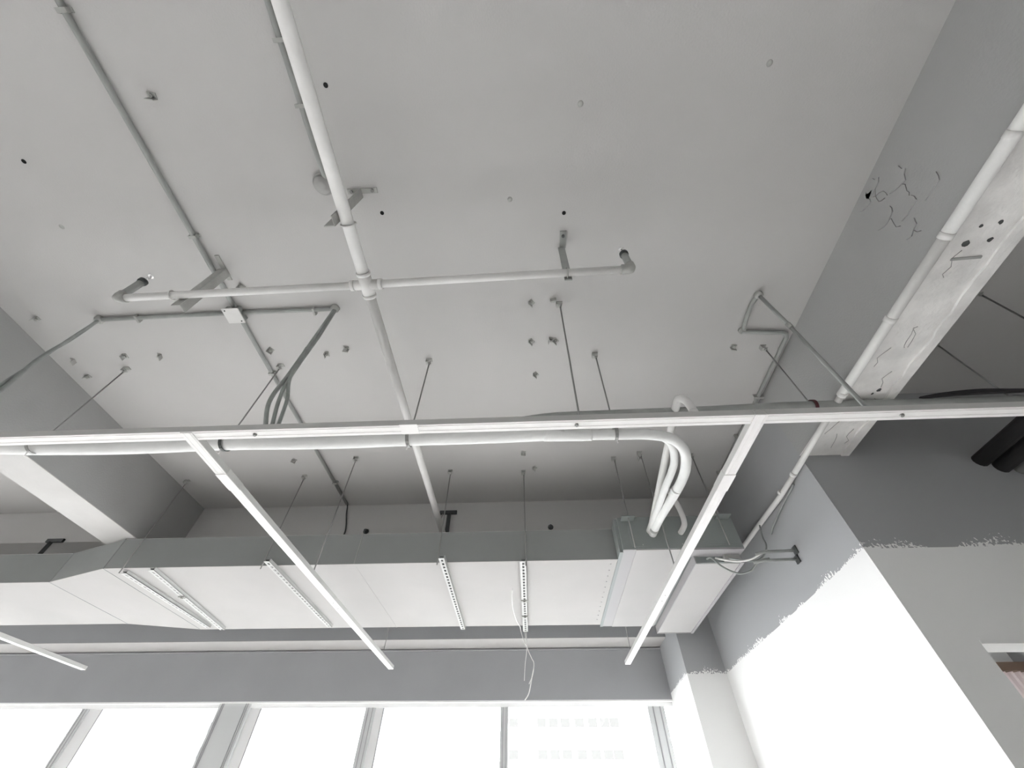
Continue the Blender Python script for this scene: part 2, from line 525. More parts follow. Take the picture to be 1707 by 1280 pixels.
def head(x, y, sx, zt):
    e = MB()
    e.tube([(x - sx * 0.045, y, PZ), (x - sx * 0.012, y, PZ), (x - sx * 0.003, y, PZ + 0.004), (x, y, PZ + 0.014), (x, y, PZ + 0.040)], 0.0215, 16)
    el = e.build('elbow', 'steel', sp)
    MB().tube([(x, y, PZ + 0.03), (x, y, zt - 0.05)], 0.0165, 14).build('riser', 'conduit', sp)
    MB().lathe((x, y, zt - 0.055), [(0.019, 0), (0.021, 0.008), (0.021, 0.022), (0.014, 0.028)], 14).build('reducer', 'darksteel', sp)
    h = MB()
    h.lathe((x, y, zt - 0.028), [(0.011, 0), (0.011, 0.008), (0.006, 0.012)], 12)
    h.tube(catmull([(x - 0.006, y, zt - 0.018), (x - 0.013, y, zt), (x - 0.003, y, zt + 0.018)], 4), 0.0022, 6)
    h.tube(catmull([(x + 0.006, y, zt - 0.018), (x + 0.013, y, zt), (x + 0.003, y, zt + 0.018)], 4), 0.0022, 6)
    h.tube([(x, y, zt - 0.016), (x, y, zt + 0.016)], 0.0028, 8)
    hd = h.build('sprinkler_head', 'chrome', sp)
    MB().lathe((x, y, zt + 0.017), [(0.013, 0), (0.014, 0.0015), (0.004, 0.003)], 14).build('deflector', 'chrome', hd)


head(-1.905, 0.817, -1, 3.47)
head(0.482, 0.784, 1, 3.46)


def angle_leg(x, y, z0, z1, wdx, wdy, sx, sy, th=0.004):
    """L section leg: one flange along x, one along y, from the corner (x, y)."""
    b = MB()
    b.box(min(x, x + sx * wdx), max(x, x + sx * wdx), min(y, y + sy * th), max(y, y + sy * th), z0, z1)
    b.box(min(x, x + sx * th), max(x, x + sx * th), min(y + sy * th, y + sy * wdy), max(y + sy * th, y + sy * wdy), z0, z1)
    return b


def ubolt(px, py, pz, r, axis):
    b = MB(); p = []
    for k in range(25):
        a = 2 * math.pi * k / 24
        c, s_ = math.cos(a) * r, math.sin(a) * r
        p.append((px + c, py, pz + s_) if axis == 'y' else (px, py + c, pz + s_))
    b.tube(p, 0.0035, 6, cap=False)
    return b


t = thing('pipe_bracket', 'grey angle bracket holding sprinkler main beside the round smoke detector', 'bracket', (-0.745, 0.50, SLAB))
pl = MB().box(-0.808, -0.668, 0.482, 0.505, SLAB - 0.006, SLAB).build('base_plate', 'steel', t)
for x in (-0.79, -0.69):
    MB().lathe((x, 0.493, SLAB - 0.014), [(0.008, 0), (0.008, 0.008)], 6).build('bolt', 'rod', pl)
angle_leg(-0.742, 0.522, 3.205, SLAB - 0.006, 0.045, 0.042, -1, -1).build('angle_leg', 'steel', t)
ubolt(-0.709, 0.532, PZ, 0.030, 'y').build('pipe_clamp', 'pipe', t)
t = thing('pipe_bracket', 'grey angle bracket crossing in front of the conduit at left sprinkler branch', 'bracket', (-1.59, 0.83, SLAB))
MB().box(-1.606, -1.582, 0.765, 0.905, SLAB - 0.006, SLAB).build('base_plate', 'steel', t)
angle_leg(-1.575, 0.836, 3.205, SLAB - 0.006, 0.045, 0.040, -1, 1).build('angle_leg', 'steel', t)
ubolt(-1.636, 0.8145, PZ, 0.0215, 'x').build('pipe_clamp', 'pipe', t)
t = thing('pipe_bracket', 'slim grey bracket strip at the right sprinkler branch', 'bracket', (0.2, 0.79, SLAB))
pl = MB().box(0.194, 0.226, 0.725, 0.812, SLAB - 0.006, SLAB).build('base_plate', 'conduit', t)
MB().lathe((0.210, 0.748, SLAB - 0.014), [(0.008, 0), (0.008, 0.008)], 6).build('bolt', 'darksteel', pl)
MB().box(0.186, 0.220, 0.807, 0.812, 3.23, SLAB - 0.006).build('strip_leg', 'conduit', t)
ubolt(0.200, 0.7885, PZ, 0.0215, 'x').build('pipe_clamp', 'steel', t)
t = thing('pipe_bracket', 'shade-darkened steel T bracket on the cross beam at end of sprinkler main', 'bracket', (-0.72, 3.12, 3.5))
MB().box(-0.80, -0.65, 3.100, 3.12, 3.485, 3.515).build('base_plate', 'darksteel', t)  # dark tone stands in for the shade this bracket hangs in
angle_leg(-0.70, 3.118, 3.24, 3.485, 0.035, 0.035, -1, -1).build('angle_leg', 'darksteel', t)
ubolt(-0.728, 3.06, PZ, 0.028, 'y').build('pipe_clamp', 'rod', t)
MB().tube(catmull([(-0.770, 3.10, 3.48), (-0.772, 3.07, 3.40), (-0.76, 3.06, 3.30)], 5), 0.004, 6).build('clamp_strap', 'rod', t)
t = thing('pipe_bracket', 'dark steel T bracket on the cross beam in the left bay', 'bracket', (-4.2, 3.12, 3.33))
MB().box(-4.25, -4.10, 3.100, 3.12, 3.295, 3.325).build('base_plate', 'darksteel', t)
angle_leg(-4.19, 3.118, 3.1, 3.295, 0.035, 0.035, -1, -1).build('angle_leg', 'darksteel', t)

# ================================================================== CONDUITS, DETECTOR
t = thing('conduit', 'long grey conduit running along the slab on the left', 'conduit', (-1.65, 1.0, SLAB))
MB().tube([(-1.64, -3.0, 3.587), (-1.652, 3.07, 3.587)], 0.0125, 10).build('tube', 'conduit', t)
MB().tube(catmull([(-1.652, 3.04, 3.587), (-1.651, 3.09, 3.58), (-1.640, 3.108, 3.50), (-1.61, 3.110, 3.40), (-1.60, 3.110, 3.32), (-1.62, 3.11, 3.2)], 6), 0.006, 8).build('cable_tail', 'darksteel', t)
for y in (-0.17, 0.66, 1.55, 2.2, 2.75):
    b = MB().box(-1.675, -1.622, y - 0.008, y + 0.008, 3.594, 3.6)
    b.box(-1.665, -1.63, y - 0.008, y + 0.008, 3.5725, 3.575)
    b.box(-1.667, -1.664, y - 0.008, y + 0.008, 3.5725, 3.6).box(-1.631, -1.628, y - 0.008, y + 0.008, 3.5725, 3.6)
    b.build('saddle_clip', 'steel', t)
t = thing('conduit', 'grey conduit on the slab beside the sprinkler main ending at the smoke detector', 'conduit', (-0.885, 0.1, SLAB))
MB().tube([(-0.872, -2.5, 3.588), (-0.889, 0.33, 3.588), (-0.885, 0.43, 3.586)], 0.0145, 10).build('tube', 'conduit', t)
for y in (-0.05, 0.155):
    MB().box(-0.912, -0.862, y - 0.007, y + 0.007, 3.572, 3.6).build('saddle_clip', 'steel', t)
t = thing('smoke_detector', 'round grey painted smoke detector on the slab by the main pipe', 'detector', (-0.908, 0.455, SLAB))
MB().lathe((-0.908, 0.455, SLAB), [(0.048, 0), (0.048, -0.012), (0.046, -0.015)], 28).build('base', 'detector', t)
MB().lathe((-0.908, 0.455, SLAB - 0.018), [(0.040, 0.003), (0.040, -0.004), (0.036, -0.010), (0.022, -0.013), (0.021, -0.016), (0.012, -0.019), (0.003, -0.019)], 28).build('dome', 'detector', t)

t = thing('junction_box', 'flat pale junction box cover where two conduits cross on the slab', 'junction box', (-1.66, 1.10, SLAB))
MB().box(-1.70, -1.615, 1.065, 1.145, 3.562, SLAB).build('box', 'conduit', t)
cv = MB().box(-1.706, -1.610, 1.055, 1.150, 3.556, 3.562).build('cover', 'pipe', t)
for p in ((-1.69, 1.068), (-1.625, 1.137)):
    MB().lathe((p[0], p[1], 3.553), [(0.004, 0), (0.004, 0.003)], 8).build('screw', 'darksteel', cv)


def flex(root, paths, material='cable'):
    for p, r in paths:
        MB().tube(catmull(p, 7), r, 8).build('flexible_cable', material, root)


t = thing('conduit', 'grey cross conduit on the slab with cable tails dropping at both ends', 'conduit', (-1.7, 1.1, SLAB))
MB().tube([(-2.475, 1.108, 3.587), (-1.70, 1.101, 3.587)], 0.012, 10).build('tube', 'conduit', t)
MB().tube([(-1.615, 1.101, 3.587), (-1.085, 1.101, 3.587)], 0.012, 10).build('tube', 'conduit', t)
for x in (-2.25, -1.2):
    MB().box(x - 0.006, x + 0.006, 1.088, 1.132, 3.573, 3.6).build('saddle_clip', 'steel', t)
MB().lathe((-2.483, 1.108, 3.60), [(0.024, 0), (0.024, -0.02), (0.018, -0.03)], 12).build('outlet', 'steel', t)
MB().lathe((-1.078, 1.101, 3.60), [(0.024, 0), (0.024, -0.02), (0.018, -0.03)], 12).build('outlet', 'steel', t)
flex(t, [([(-2.483, 1.108, 3.58), (-2.485, 1.112, 3.40), (-2.478, 1.10, 3.2), (-2.465, 1.115, 3.0), (-2.47, 1.12, 2.85), (-2.5, 1.14, 2.72)], 0.009),
         ([(-2.475, 1.105, 3.58), (-2.470, 1.10, 3.38), (-2.490, 1.112, 3.18), (-2.482, 1.105, 3.02), (-2.46, 1.118, 2.86), (-2.44, 1.14, 2.72)], 0.007)])
flex(t, [([(-1.078, 1.101, 3.58), (-1.080, 1.10, 3.3), (-1.083, 1.098, 3.0), (-1.09, 1.10, 2.82), (-1.07, 1.14, 2.70)], 0.009),
         ([(-1.072, 1.105, 3.58), (-1.070, 1.108, 3.3), (-1.075, 1.105, 3.0), (-1.062, 1.11, 2.84), (-1.05, 1.15, 2.70)], 0.008),
         ([(-1.082, 1.097, 3.20), (-1.07, 1.10, 2.98), (-1.045, 1.13, 2.86), (-1.03, 1.15, 2.72)], 0.008)])

t = thing('conduit', 'bent grey conduit zigzagging on the slab beside the right beam', 'conduit', (1.3, 1.13, SLAB))
flex(t, [([(1.300, 1.125, 3.586), (1.283, 1.18, 3.586), (1.284, 1.26, 3.586), (1.290, 1.345, 3.586)], 0.012)], 'conduit')
MB().tube([(1.285, 1.364, 3.586), (1.53, 1.384, 3.586), (1.555, 1.392, 3.586), (1.568, 1.42, 3.586), (1.568, 1.90, 3.586), (1.572, 3.10, 3.586)], 0.0125, 10).build('tube', 'conduit', t)
MB().lathe((1.288, 1.358, SLAB), [(0.02, 0), (0.02, -0.022)], 10).build('elbow_box', 'steel', t)
MB().lathe((1.302, 1.125, SLAB), [(0.022, 0), (0.022, -0.022), (0.015, -0.03)], 10).build('elbow_box', 'steel', t)
for y in (1.9, 2.3, 2.75):
    MB().box(1.535, 1.6, y - 0.008, y + 0.008, 3.571, 3.6).build('saddle_clip', 'steel', t)
MB().tube([(1.302, 1.125, 3.58), (1.304, 1.122, 3.26)], 0.0095, 10).build('drop_tube', 'conduit', t)
MB().tube([(1.304, 1.122, 3.27), (1.311, 1.135, 2.69)], 0.0085, 10).build('drop_tube', 'conduit', t)
MB().lathe((1.304, 1.122, 3.25), [(0.012, 0), (0.012, 0.035)], 10).build('coupling', 'steel', t)

# pipe along the foot of the right beam, down the partition to the fan coil unit
t = thing('wall_conduit', 'pale conduit clipped along the lower edge of the right beam', 'conduit', (1.57, 1.0, 3.07))
MB().tube([(1.575, -2.0, 3.078), (1.575, 0.62, 3.080)], 0.022, 14).build('tube', 'pipe', t)
MB().tube([(1.575, 0.60, 3.080), (1.575, 1.42, 3.075)], 0.020, 14).build('tube', 'pipe', t)
MB().tube([(1.577, 1.40, 3.074), (1.577, 2.04, 3.045)], 0.016, 12).build('tube', 'pipe', t)
MB().tube([(1.578, 2.02, 3.045), (1.578, 2.24, 3.035), (1.577, 2.60, 3.045), (1.578, 3.08, 3.055)], 0.0155, 12).build('tube', 'pipe', t)
for y in (0.30, 0.62, 0.98, 1.41, 2.03, 2.22):
    z = 3.08 if y < 1.2 else 3.07 if y < 1.9 else 3.045
    MB().tube([(1.575, y - 0.012, z), (1.575, y + 0.012, z)], 0.0235 if y < 1.2 else 0.0185, 14).build('coupling', 'pipe', t)
MB().tube(catmull([(1.59, 2.1, 3.02), (1.59, 2.3, 3.0), (1.585, 2.45, 2.97), (1.57, 2.52, 2.93)], 6), 0.006, 7).build('flexible_cable', 'cable', t)


# ================================================================== HANGING RODS
def rod(x, y, z1, label, hook=None, extra=None):
    t = thing('threaded_rod', label, 'hanger rod', (x, y, SLAB), 'threaded rods hanging from the slab')
    MB().tube([(x, y, SLAB - 0.02), (x, y, z1)], 0.0042, 7).build('rod', 'rod', t)
    b = MB().box(x - 0.022, x + 0.014, y - 0.012, y + 0.012, SLAB - 0.004, SLAB)
    b.box(x - 0.022, x - 0.018, y - 0.012, y + 0.012, SLAB - 0.032, SLAB - 0.004)
    b.box(x - 0.018, x + 0.010, y - 0.012, y + 0.012, SLAB - 0.032, SLAB - 0.028)
    b.lathe((x, y, SLAB - 0.044), [(0.009, 0), (0.009, 0.012)], 6)
    b.build('ceiling_clip', 'steel', t)
    if hook:
        cz, r = hook
        p = [(x, y + r * math.sin(a), cz + r * math.cos(a)) for a in [k * 2 * math.pi / 24 for k in range(25)]]
        hb = MB()
        for q, s_ in zip(p[:-1], p[1:]):
            hb.bar(q, s_, 0.016, 0.003, up=(0, q[1] - y + 1e-4, q[2] - cz))
        hb.build('pipe_ring', 'rod' if not extra else extra, t)
        MB().tube([(x, y - 0.004, cz - r), (x, y + 0.002, cz - r - 0.028)], 0.003, 6).build('ring_bolt', 'channel', t)
    return t


BZ = 2.955
rod(0.205, 1.131, 2.69, 'thin rod holding the white carrier channel near picture centre')
rod(-2.579, 1.476, 3.0, 'leftmost rod holding the wrapped pipe bundle, near the left beam', (BZ, 0.048))
rod(-1.566, 1.497, 3.0, 'rod holding the wrapped pipe bundle beside the dropping cables', (BZ - 0.002, 0.048), 'darksteel')
rod(-0.605, 1.50, 3.0, 'rod holding the wrapped pipe bundle just right of the sprinkler main', (BZ - 0.008, 0.047))
rod(0.437, 1.50, 3.1, 'rod holding the pipes left of their bend to the fan coil unit', (2.94, 0.036))
rod(1.461, 1.488, 3.1, 'rod with red clamp holding the pipe beside the right beam', (3.066, 0.036), 'red')
rod(2.475, 1.5, 3.1, 'rod in the dark bay right of the right beam, farther from camera', (3.066, 0.036), 'darksteel')
rod(2.493, 1.166, 2.69, 'rod in the dark bay right of the right beam, nearest the frame edge')
rod(-0.045, 2.674, 2.82, 'rod hanging to the slotted angle with two clamps under the duct')
rod(-0.644, 2.640, 2.82, 'short looking rod to the plain slotted angle beside sprinkler main end')
rod(-1.871, 2.655, 2.82, 'rod to slotted angle left of the left runner channel')
rod(-2.90, 2.68, 2.82, 'rod to the paired slotted angles under the left duct end')
rod(-1.368, 2.439, 2.70, 'rod holding the left runner channel in front of the duct')
rod(0.673, 2.526, 2.86, 'rod at the front left corner of the fan coil unit')
rod(1.274, 2.515, 2.86, 'rod at the front right corner of the fan coil unit')
rod(0.868, 2.47, 2.70, 'rod holding the right runner channel in front of the fan coil unit')
rod(-1.375, 4.12, 2.70, 'rod holding the window end of the left runner channel')
rod(0.840, 4.12, 2.70, 'rod holding the window end of the right runner channel')

# ================================================================== WHITE STEEL CHANNELS
CZ = 2.662     # carrier underside


def channel(name, label, a, b, wd, ht, splice, mt='channel'):
    """hat/C section: pale underside web with lips, two side flanges, open top."""
    a, b = Vector(a), Vector(b)
    t = thing(name, label, 'steel channel', tuple((a + b) / 2))
    d = (b - a).normalized(); s = d.cross(Vector((0, 0, 1))).normalized()
    u = Vector((0, 0, 1))
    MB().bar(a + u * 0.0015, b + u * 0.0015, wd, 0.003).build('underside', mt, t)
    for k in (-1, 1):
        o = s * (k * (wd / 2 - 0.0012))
        MB().bar(a + o + u * ht / 2, b + o + u * ht / 2, 0.0024, ht - 0.003).build('side_flange', 'channelshade', t)
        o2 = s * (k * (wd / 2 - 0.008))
        MB().bar(a + o2 + u * (ht - 0.001), b + o2 + u * (ht - 0.001), 0.012, 0.002).build('lip', 'channelshade', t)
    # stiffening ribs pressed into the underside
    for k in (-0.22, 0.30):
        MB().bar(a + s * (k * wd) - u * 0.0006, b + s * (k * wd) - u * 0.0006, wd * 0.07, 0.0016).build('pressed_rib', mt, t)
    for f in splice:
        p = a + (b - a) * f
        MB().bar(p - d * 0.06 - u * 0.002, p + d * 0.06 - u * 0.002, wd + 0.002, 0.0025).build('splice_sleeve', mt, t)
        for k in (-1, 1):
            MB().bar(p - d * 0.06 + s * k * (wd / 2 + 0.0006) + u * ht / 2, p + d * 0.06 + s * k * (wd / 2 + 0.0006) + u * ht / 2, 0.0016, ht).build('splice_side', 'channelshade', t)
    return t, d, s


t, d, s = channel('carrier_channel', 'white steel carrier channel spanning the whole room below the pipes', (-6.5, 1.128, CZ), (4.4, 1.140, CZ), 0.050, 0.030, [])
MB().box(-0.50, -0.43, 1.104, 1.158, CZ - 0.0025, CZ - 0.0005).build('splice_sleeve', 'channel', t)
for x in (-1.09, 0.19, 1.41):
    MB().lathe((x, 1.135, CZ - 0.008), [(0.006, 0), (0.008, 0.006), (0.008, 0.008)], 8).build('bolt', 'rod', t)


def runner(label, xa, ya, xb, yb, splice, wd=0.048):
    t, d, s = channel('runner_channel', label, (xa, ya, CZ - 0.004), (xb, yb, CZ - 0.004), wd, 0.030, splice)
    t['group'] = 'runner channels below the duct'
    for f in (0.52, 0.55, 0.97):
        p = Vector((xa, ya, CZ - 0.004)) + (Vector((xb, yb, CZ)) - Vector((xa, ya, CZ))) * f
        MB().lathe((p.x, p.y, CZ - 0.007), [(0.003, 0), (0.005, 0.003)], 8).build('screw', 'steel', t)
    return t


runner('right white runner channel passing under the fan coil unit', 0.885, 1.108, 0.832, 4.31, [0.135])
runner('left white runner channel passing under the middle of the duct', -1.362, 1.112, -1.362, 4.40, [0.10])
runner('far left white runner channel in the bay beyond the left beam', -4.30, 1.118, -4.33, 4.34, [0.10])

# ================================================================== PIPE BUNDLE
t = thing('pipe_bundle', 'white wrapped refrigerant pipe bundle hung behind the carrier channel', 'pipe', (0, 1.5, 2.95))
MB().tube(catmull([(-6.4, 1.5, 2.985), (-4.5, 1.5, 2.965), (-3.0, 1.5, 2.972), (-2.579, 1.5, 2.957), (-2.1, 1.5, 2.945), (-1.566, 1.5, 2.953), (-1.05, 1.5, 2.942),
                   (-0.605, 1.5, 2.947), (-0.2, 1.5, 2.948), (0.18, 1.5, 2.957)], 6), 0.042, 18).build('wrapped_bundle', 'foam', t)
MB().tube(catmull([(0.08, 1.50, 2.95), (0.20, 1.503, 2.945), (0.27, 1.505, 2.938), (0.32, 1.505, 2.934)], 5),
          [0.040, 0.040, 0.039, 0.039, 0.038, 0.037, 0.036, 0.035, 0.034, 0.033, 0.032, 0.031, 0.030, 0.030, 0.029, 0.029], 16).build('wrap_end', 'foam', t)
MB().tube(catmull([(-0.25, 1.50, 2.98), (-0.05, 1.505, 3.03), (0.15, 1.505, 3.058), (0.45, 1.505, 3.064), (0.9, 1.50, 3.064), (1.46, 1.488, 3.066), (2.2, 1.49, 3.06), (3.2, 1.49, 3.07), (4.55, 1.49, 3.07)], 6), 0.031, 14).build('straight_pipe', 'conduit', t)
MB().tube(catmull([(0.25, 1.505, 2.938), (0.45, 1.502, 2.930), (0.60, 1.508, 2.930), (0.72, 1.545, 2.930), (0.805, 1.64, 2.930), (0.845, 1.78, 2.930), (0.852, 1.92, 2.932), (0.842, 2.08, 2.94), (0.825, 2.30, 2.955), (0.822, 2.46, 2.968), (0.822, 2.60, 2.975)], 7),
          0.0265, 16).build('bent_pipe', 'foam', t)
MB().tube(catmull([(0.30, 1.535, 2.968), (0.52, 1.54, 2.968), (0.66, 1.56, 2.968), (0.745, 1.63, 2.965), (0.785, 1.75, 2.955), (0.790, 1.85, 2.95), (0.785, 2.0, 2.95), (0.790, 2.20, 2.96), (0.80, 2.45, 2.985), (0.805, 2.60, 2.995)], 7),
          0.020, 14).build('bent_pipe', 'foam', t)
MB().tube([(0.822, 2.49, 2.970), (0.822, 2.515, 2.972)], 0.029, 16).build('tie_band', 'steel', t)
MB().tube([(0.845, 1.995, 2.935), (0.8425, 2.02, 2.937)], 0.0285, 16).build('joint_tape', 'foam', t)

t = thing('drain_pipe', 'grey white drain pipe from the fan coil unit rising to a hooked elbow', 'pipe', (0.78, 1.4, 3.06))
MB().tube(catmull([(0.812, 2.62, 2.985), (0.805, 2.50, 2.990), (0.790, 2.10, 3.02), (0.772, 1.70, 3.045), (0.764, 1.46, 3.068), (0.770, 1.408, 3.072), (0.793, 1.395, 3.045), (0.803, 1.395, 3.00), (0.803, 1.395, 2.95)], 7), 0.020, 14).build('tube', 'pipe', t)
MB().lathe((0.803, 1.395, 2.94), [(0.023, 0), (0.023, 0.03)], 14).build('end_socket', 'pipe', t)
t = thing('drain_stub', 'short curved pipe stub entering the fan coil unit right of the main pipes', 'pipe', (1.03, 2.5, 3.0))
MB().tube(catmull([(1.00, 2.62, 2.975), (1.02, 2.54, 2.985), (1.032, 2.50, 3.02), (1.02, 2.48, 3.12), (0.99, 2.50, 3.30)], 6), 0.018, 12).build('tube', 'pipe', t)

# dark insulated pipes in the right bay
t = thing('insulated_pipe', 'black rubber insulated pipe entering the dark wall, left one of the pair', 'pipe', (2.59, 1.9, 3.02), 'black pipes in the right bay')
MB().tube([(2.56, 1.97, 3.03), (2.62, -1.5, 3.05)], 0.038, 14).build('tube', 'rubber', t)
t = thing('insulated_pipe', 'black rubber insulated pipe entering the dark wall, right one of the pair', 'pipe', (2.66, 1.9, 2.98), 'black pipes in the right bay')
MB().tube([(2.635, 1.97, 2.985), (2.695, -1.5, 3.005)], 0.038, 14).build('tube', 'rubber', t)
t = thing('grey_pipe', 'grey pipe beside the black insulated pipes at the right frame edge', 'pipe', (2.72, 1.9, 2.95))
MB().tube([(2.715, 1.97, 2.965), (2.775, -1.5, 2.985)], 0.030, 14).build('tube', 'conduit', t)
t = thing('loose_cable', 'black cable lying along the pipe in the dark right bay', 'cable', (2.3, 1.5, 3.1))
MB().tube(catmull([(2.0, 1.47, 3.085), (2.12, 1.46, 3.10), (2.3, 1.455, 3.112), (2.5, 1.46, 3.11), (2.8, 1.46, 3.10), (3.3, 1.46, 3.095)], 6), 0.010, 7).build('cable', 'rubber', t)
MB().tube(catmull([(2.0, 1.465, 3.083), (2.15, 1.45, 3.082), (2.35, 1.45, 3.09), (2.5, 1.455, 3.098)], 6), 0.007, 7).build('cable', 'rubber', t)

# ================================================================== AIR DUCT
DZ0, DZ1 = 2.87, 3.092
t = thing('air_duct', 'wide flat air duct with sides darkened for shade and white underside running to fan coil unit', 'duct', (-1.5, 3.3, DZ0))


def duct_seg(x0, ya0, yb0, x1, ya1, yb1):
    o = MB().hexa([(x0, ya0, DZ0 + 0.003), (x1, ya1, DZ0 + 0.003), (x1, yb1, DZ0 + 0.003), (x0, yb0, DZ0 + 0.003), (x0, ya0, DZ1), (x1, ya1, DZ1), (x1, yb1, DZ1), (x0, yb0, DZ1)]).build('duct_casing', 'ductshade', t)
    MB().hexa([(x0, ya0 + 0.002, DZ1), (x1, ya1 + 0.002, DZ1), (x1, yb1, DZ1), (x0, yb0, DZ1), (x0, ya0 + 0.002, DZ1 + 0.003), (x1, ya1 + 0.002, DZ1 + 0.003), (x1, yb1, DZ1 + 0.003), (x0, yb0, DZ1 + 0.003)]).build('bounce_sheet', 'foam', o)  # unseen pale sheet added to bounce light onto the cross beam face
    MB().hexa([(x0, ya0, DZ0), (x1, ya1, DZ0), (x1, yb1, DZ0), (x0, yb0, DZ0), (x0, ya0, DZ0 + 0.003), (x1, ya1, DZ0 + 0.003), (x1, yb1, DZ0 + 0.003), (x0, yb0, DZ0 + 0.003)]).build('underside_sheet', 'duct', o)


duct_seg(-9.0, 2.918, 3.79, -3.66, 2.918, 3.79)
duct_seg(-3.66, 2.918, 3.79, -3.08, 2.712, 3.955)
duct_seg(-3.08, 2.712, 3.955, -1.25, 2.712, 3.955)
duct_seg(-1.25, 2.712, 3.955, 0.585, 2.712, 3.955)
for x in (-3.66, -3.08, -1.25):
    y0 = 2.918 if x < -3.5 else 2.712
    y1 = 3.79 if x < -3.5 else 3.955
    MB().box(x - 0.003, x + 0.003, y0 - 0.003, y1 + 0.003, DZ0 - 0.0015, DZ1 + 0.003).build('seam_flange', 'ductshade' if x < -3 else 'duct', t)
for k in range(12):
    y = 2.78 + k * 0.095
    MB().lathe((0.545, y, DZ0 - 0.003), [(0.003, 0), (0.006, 0.003)], 6).build('rivet', 'unitstrip', t)


# slotted angles under the duct
def slotted(x, y0, y1, label, dx=0.0, clamps=(), wd=0.042):
    t = thing('slotted_angle', label, 'slotted angle', (x, (y0 + y1) / 2, 2.85), 'slotted angles carrying the duct')
    zb = 2.846
    b = MB()
    hw = wd / 2
    X = lambda y: x + dx * (y - y0) / (y1 - y0)

    def sl(xa, xb, ya, yb):
        b.hexa([(X(ya) + xa, ya, zb), (X(ya) + xb, ya, zb), (X(yb) + xb, yb, zb), (X(yb) + xa, yb, zb),
                (X(ya) + xa, ya, zb + 0.003), (X(ya) + xb, ya, zb + 0.003), (X(yb) + xb, yb, zb + 0.003), (X(yb) + xa, yb, zb + 0.003)])
    sl(-hw, -0.0075, y0, y1); sl(0.0075, hw, y0, y1)
    y = y0
    while y < y1 - 0.01:
        sl(-0.0075, 0.0075, y, min(y + 0.022, y1)); y += 0.05
    b.build('slotted_flange', 'slotted', t)
    v = MB()
    v.hexa([(X(y0) + hw - 0.003, y0, zb), (X(y0) + hw, y0, zb), (X(y1) + hw, y1, zb), (X(y1) + hw - 0.003, y1, zb),
            (X(y0) + hw - 0.003, y0, zb + 0.022), (X(y0) + hw, y0, zb + 0.022), (X(y1) + hw, y1, zb + 0.022), (X(y1) + hw - 0.003, y1, zb + 0.022)])
    v.build('upright_flange', 'slotted', t)
    # dark strip added behind the slots, standing in for the shade in them
    MB().hexa([(X(y0) - 0.012, y0, zb + 0.010), (X(y0) + 0.012, y0, zb + 0.010), (X(y1) + 0.012, y1, zb + 0.010), (X(y1) - 0.012, y1, zb + 0.010),
               (X(y0) - 0.012, y0, zb + 0.013), (X(y0) + 0.012, y0, zb + 0.013), (X(y1) + 0.012, y1, zb + 0.013), (X(y1) - 0.012, y1, zb + 0.013)]).build('slot_shade', 'darksteel', t)
    for yc in clamps:
        c = MB().box(X(yc) - hw - 0.004, X(yc) + hw + 0.004, yc - 0.011, yc + 0.011, zb - 0.008, zb)
        c.lathe((X(yc), yc, zb - 0.016), [(0.010, 0), (0.010, 0.008)], 6)
        c.build('clamp', 'steel', t)
    return t


slotted(-0.610, 2.60, 3.96, 'plain slotted angle under the duct, right of sprinkler main end', -0.03)
slotted(-0.062, 2.665, 4.035, 'slotted angle with two dark clamps under the middle of the duct', -0.02, (3.33, 3.66), 0.046)
slotted(-1.815, 2.60, 3.87, 'slotted angle under the duct just left of left runner channel', -0.01)
slotted(-2.93, 2.74, 3.84, 'left one of two close slotted angles under the left duct end', 0.0, (), 0.046)
slotted(-2.70, 2.70, 3.90, 'right one of two close slotted angles, with a small clamp', -0.13, (3.16,), 0.046)

# ================================================================== FAN COIL UNIT
t = thing('fan_coil_unit', 'grey ceiling fan coil unit with pale underside panels in the corner', 'fan coil unit', (1.0, 3.3, 2.86))
FX0, FX1, FY0, FY1, FZ0, FZ1 = 0.605, 1.385, 2.57, 3.99, 2.868, 3.10
MB().box(FX0, FX1, FY0, FY1, FZ0 + 0.003, FZ1).build('casing', 'unit', t)
MB().box(FX0 + 0.085, 1.06, FY0 + 0.004, FY1, FZ0 - 0.004, FZ0 + 0.003).build('underside_panel', 'unitwhite', t)
MB().box(FX0, FX0 + 0.085, FY0 + 0.004, FY1, FZ0, FZ0 + 0.003).build('edge_strip', 'unitstrip', t)
MB().box(1.06, FX1, FY0, FY0 + 0.10, FZ0 - 0.010, FZ0 + 0.003).build('front_rail', 'unitstrip', t)
MB().box(0.585, 0.608, 2.60, FY1, FZ0 - 0.004, FZ1 + 0.004).build('flange', 'unit', t)
lp = MB().box(1.085, 1.382, 2.68, 4.0, 2.815, FZ0 + 0.003).build('lower_panel', 'unitwhite', t)
MB().box(1.078, 1.085, 2.66, 4.01, 2.811, FZ0).build('panel_edge', 'unitstrip', lp)
MB().box(1.372, 1.392, 2.66, 4.01, 2.808, FZ0).build('panel_edge', 'unitstrip', lp)
MB().box(1.085, 1.382, 4.0, 4.008, 2.811, FZ0).build('panel_edge', 'unitwhite', lp)
cb = MB().box(1.09, 1.37, 2.672, 2.68, 2.818, 2.862).build('control_recess', 'unit', t)
MB().box(1.27, 1.37, 2.64, 2.672, 2.822, 2.862).build('terminal_box', 'steel', t)
MB().box(FX0 + 0.06, FX0 + 0.25, FY0 - 0.002, FY0, FZ0 + 0.02, FZ1 - 0.03).build('access_plate', 'unit', t)
MB().box(1.15, FX1 - 0.02, FY0 - 0.002, FY0, FZ0 + 0.02, FZ0 + 0.08).build('access_plate', 'unit', t)
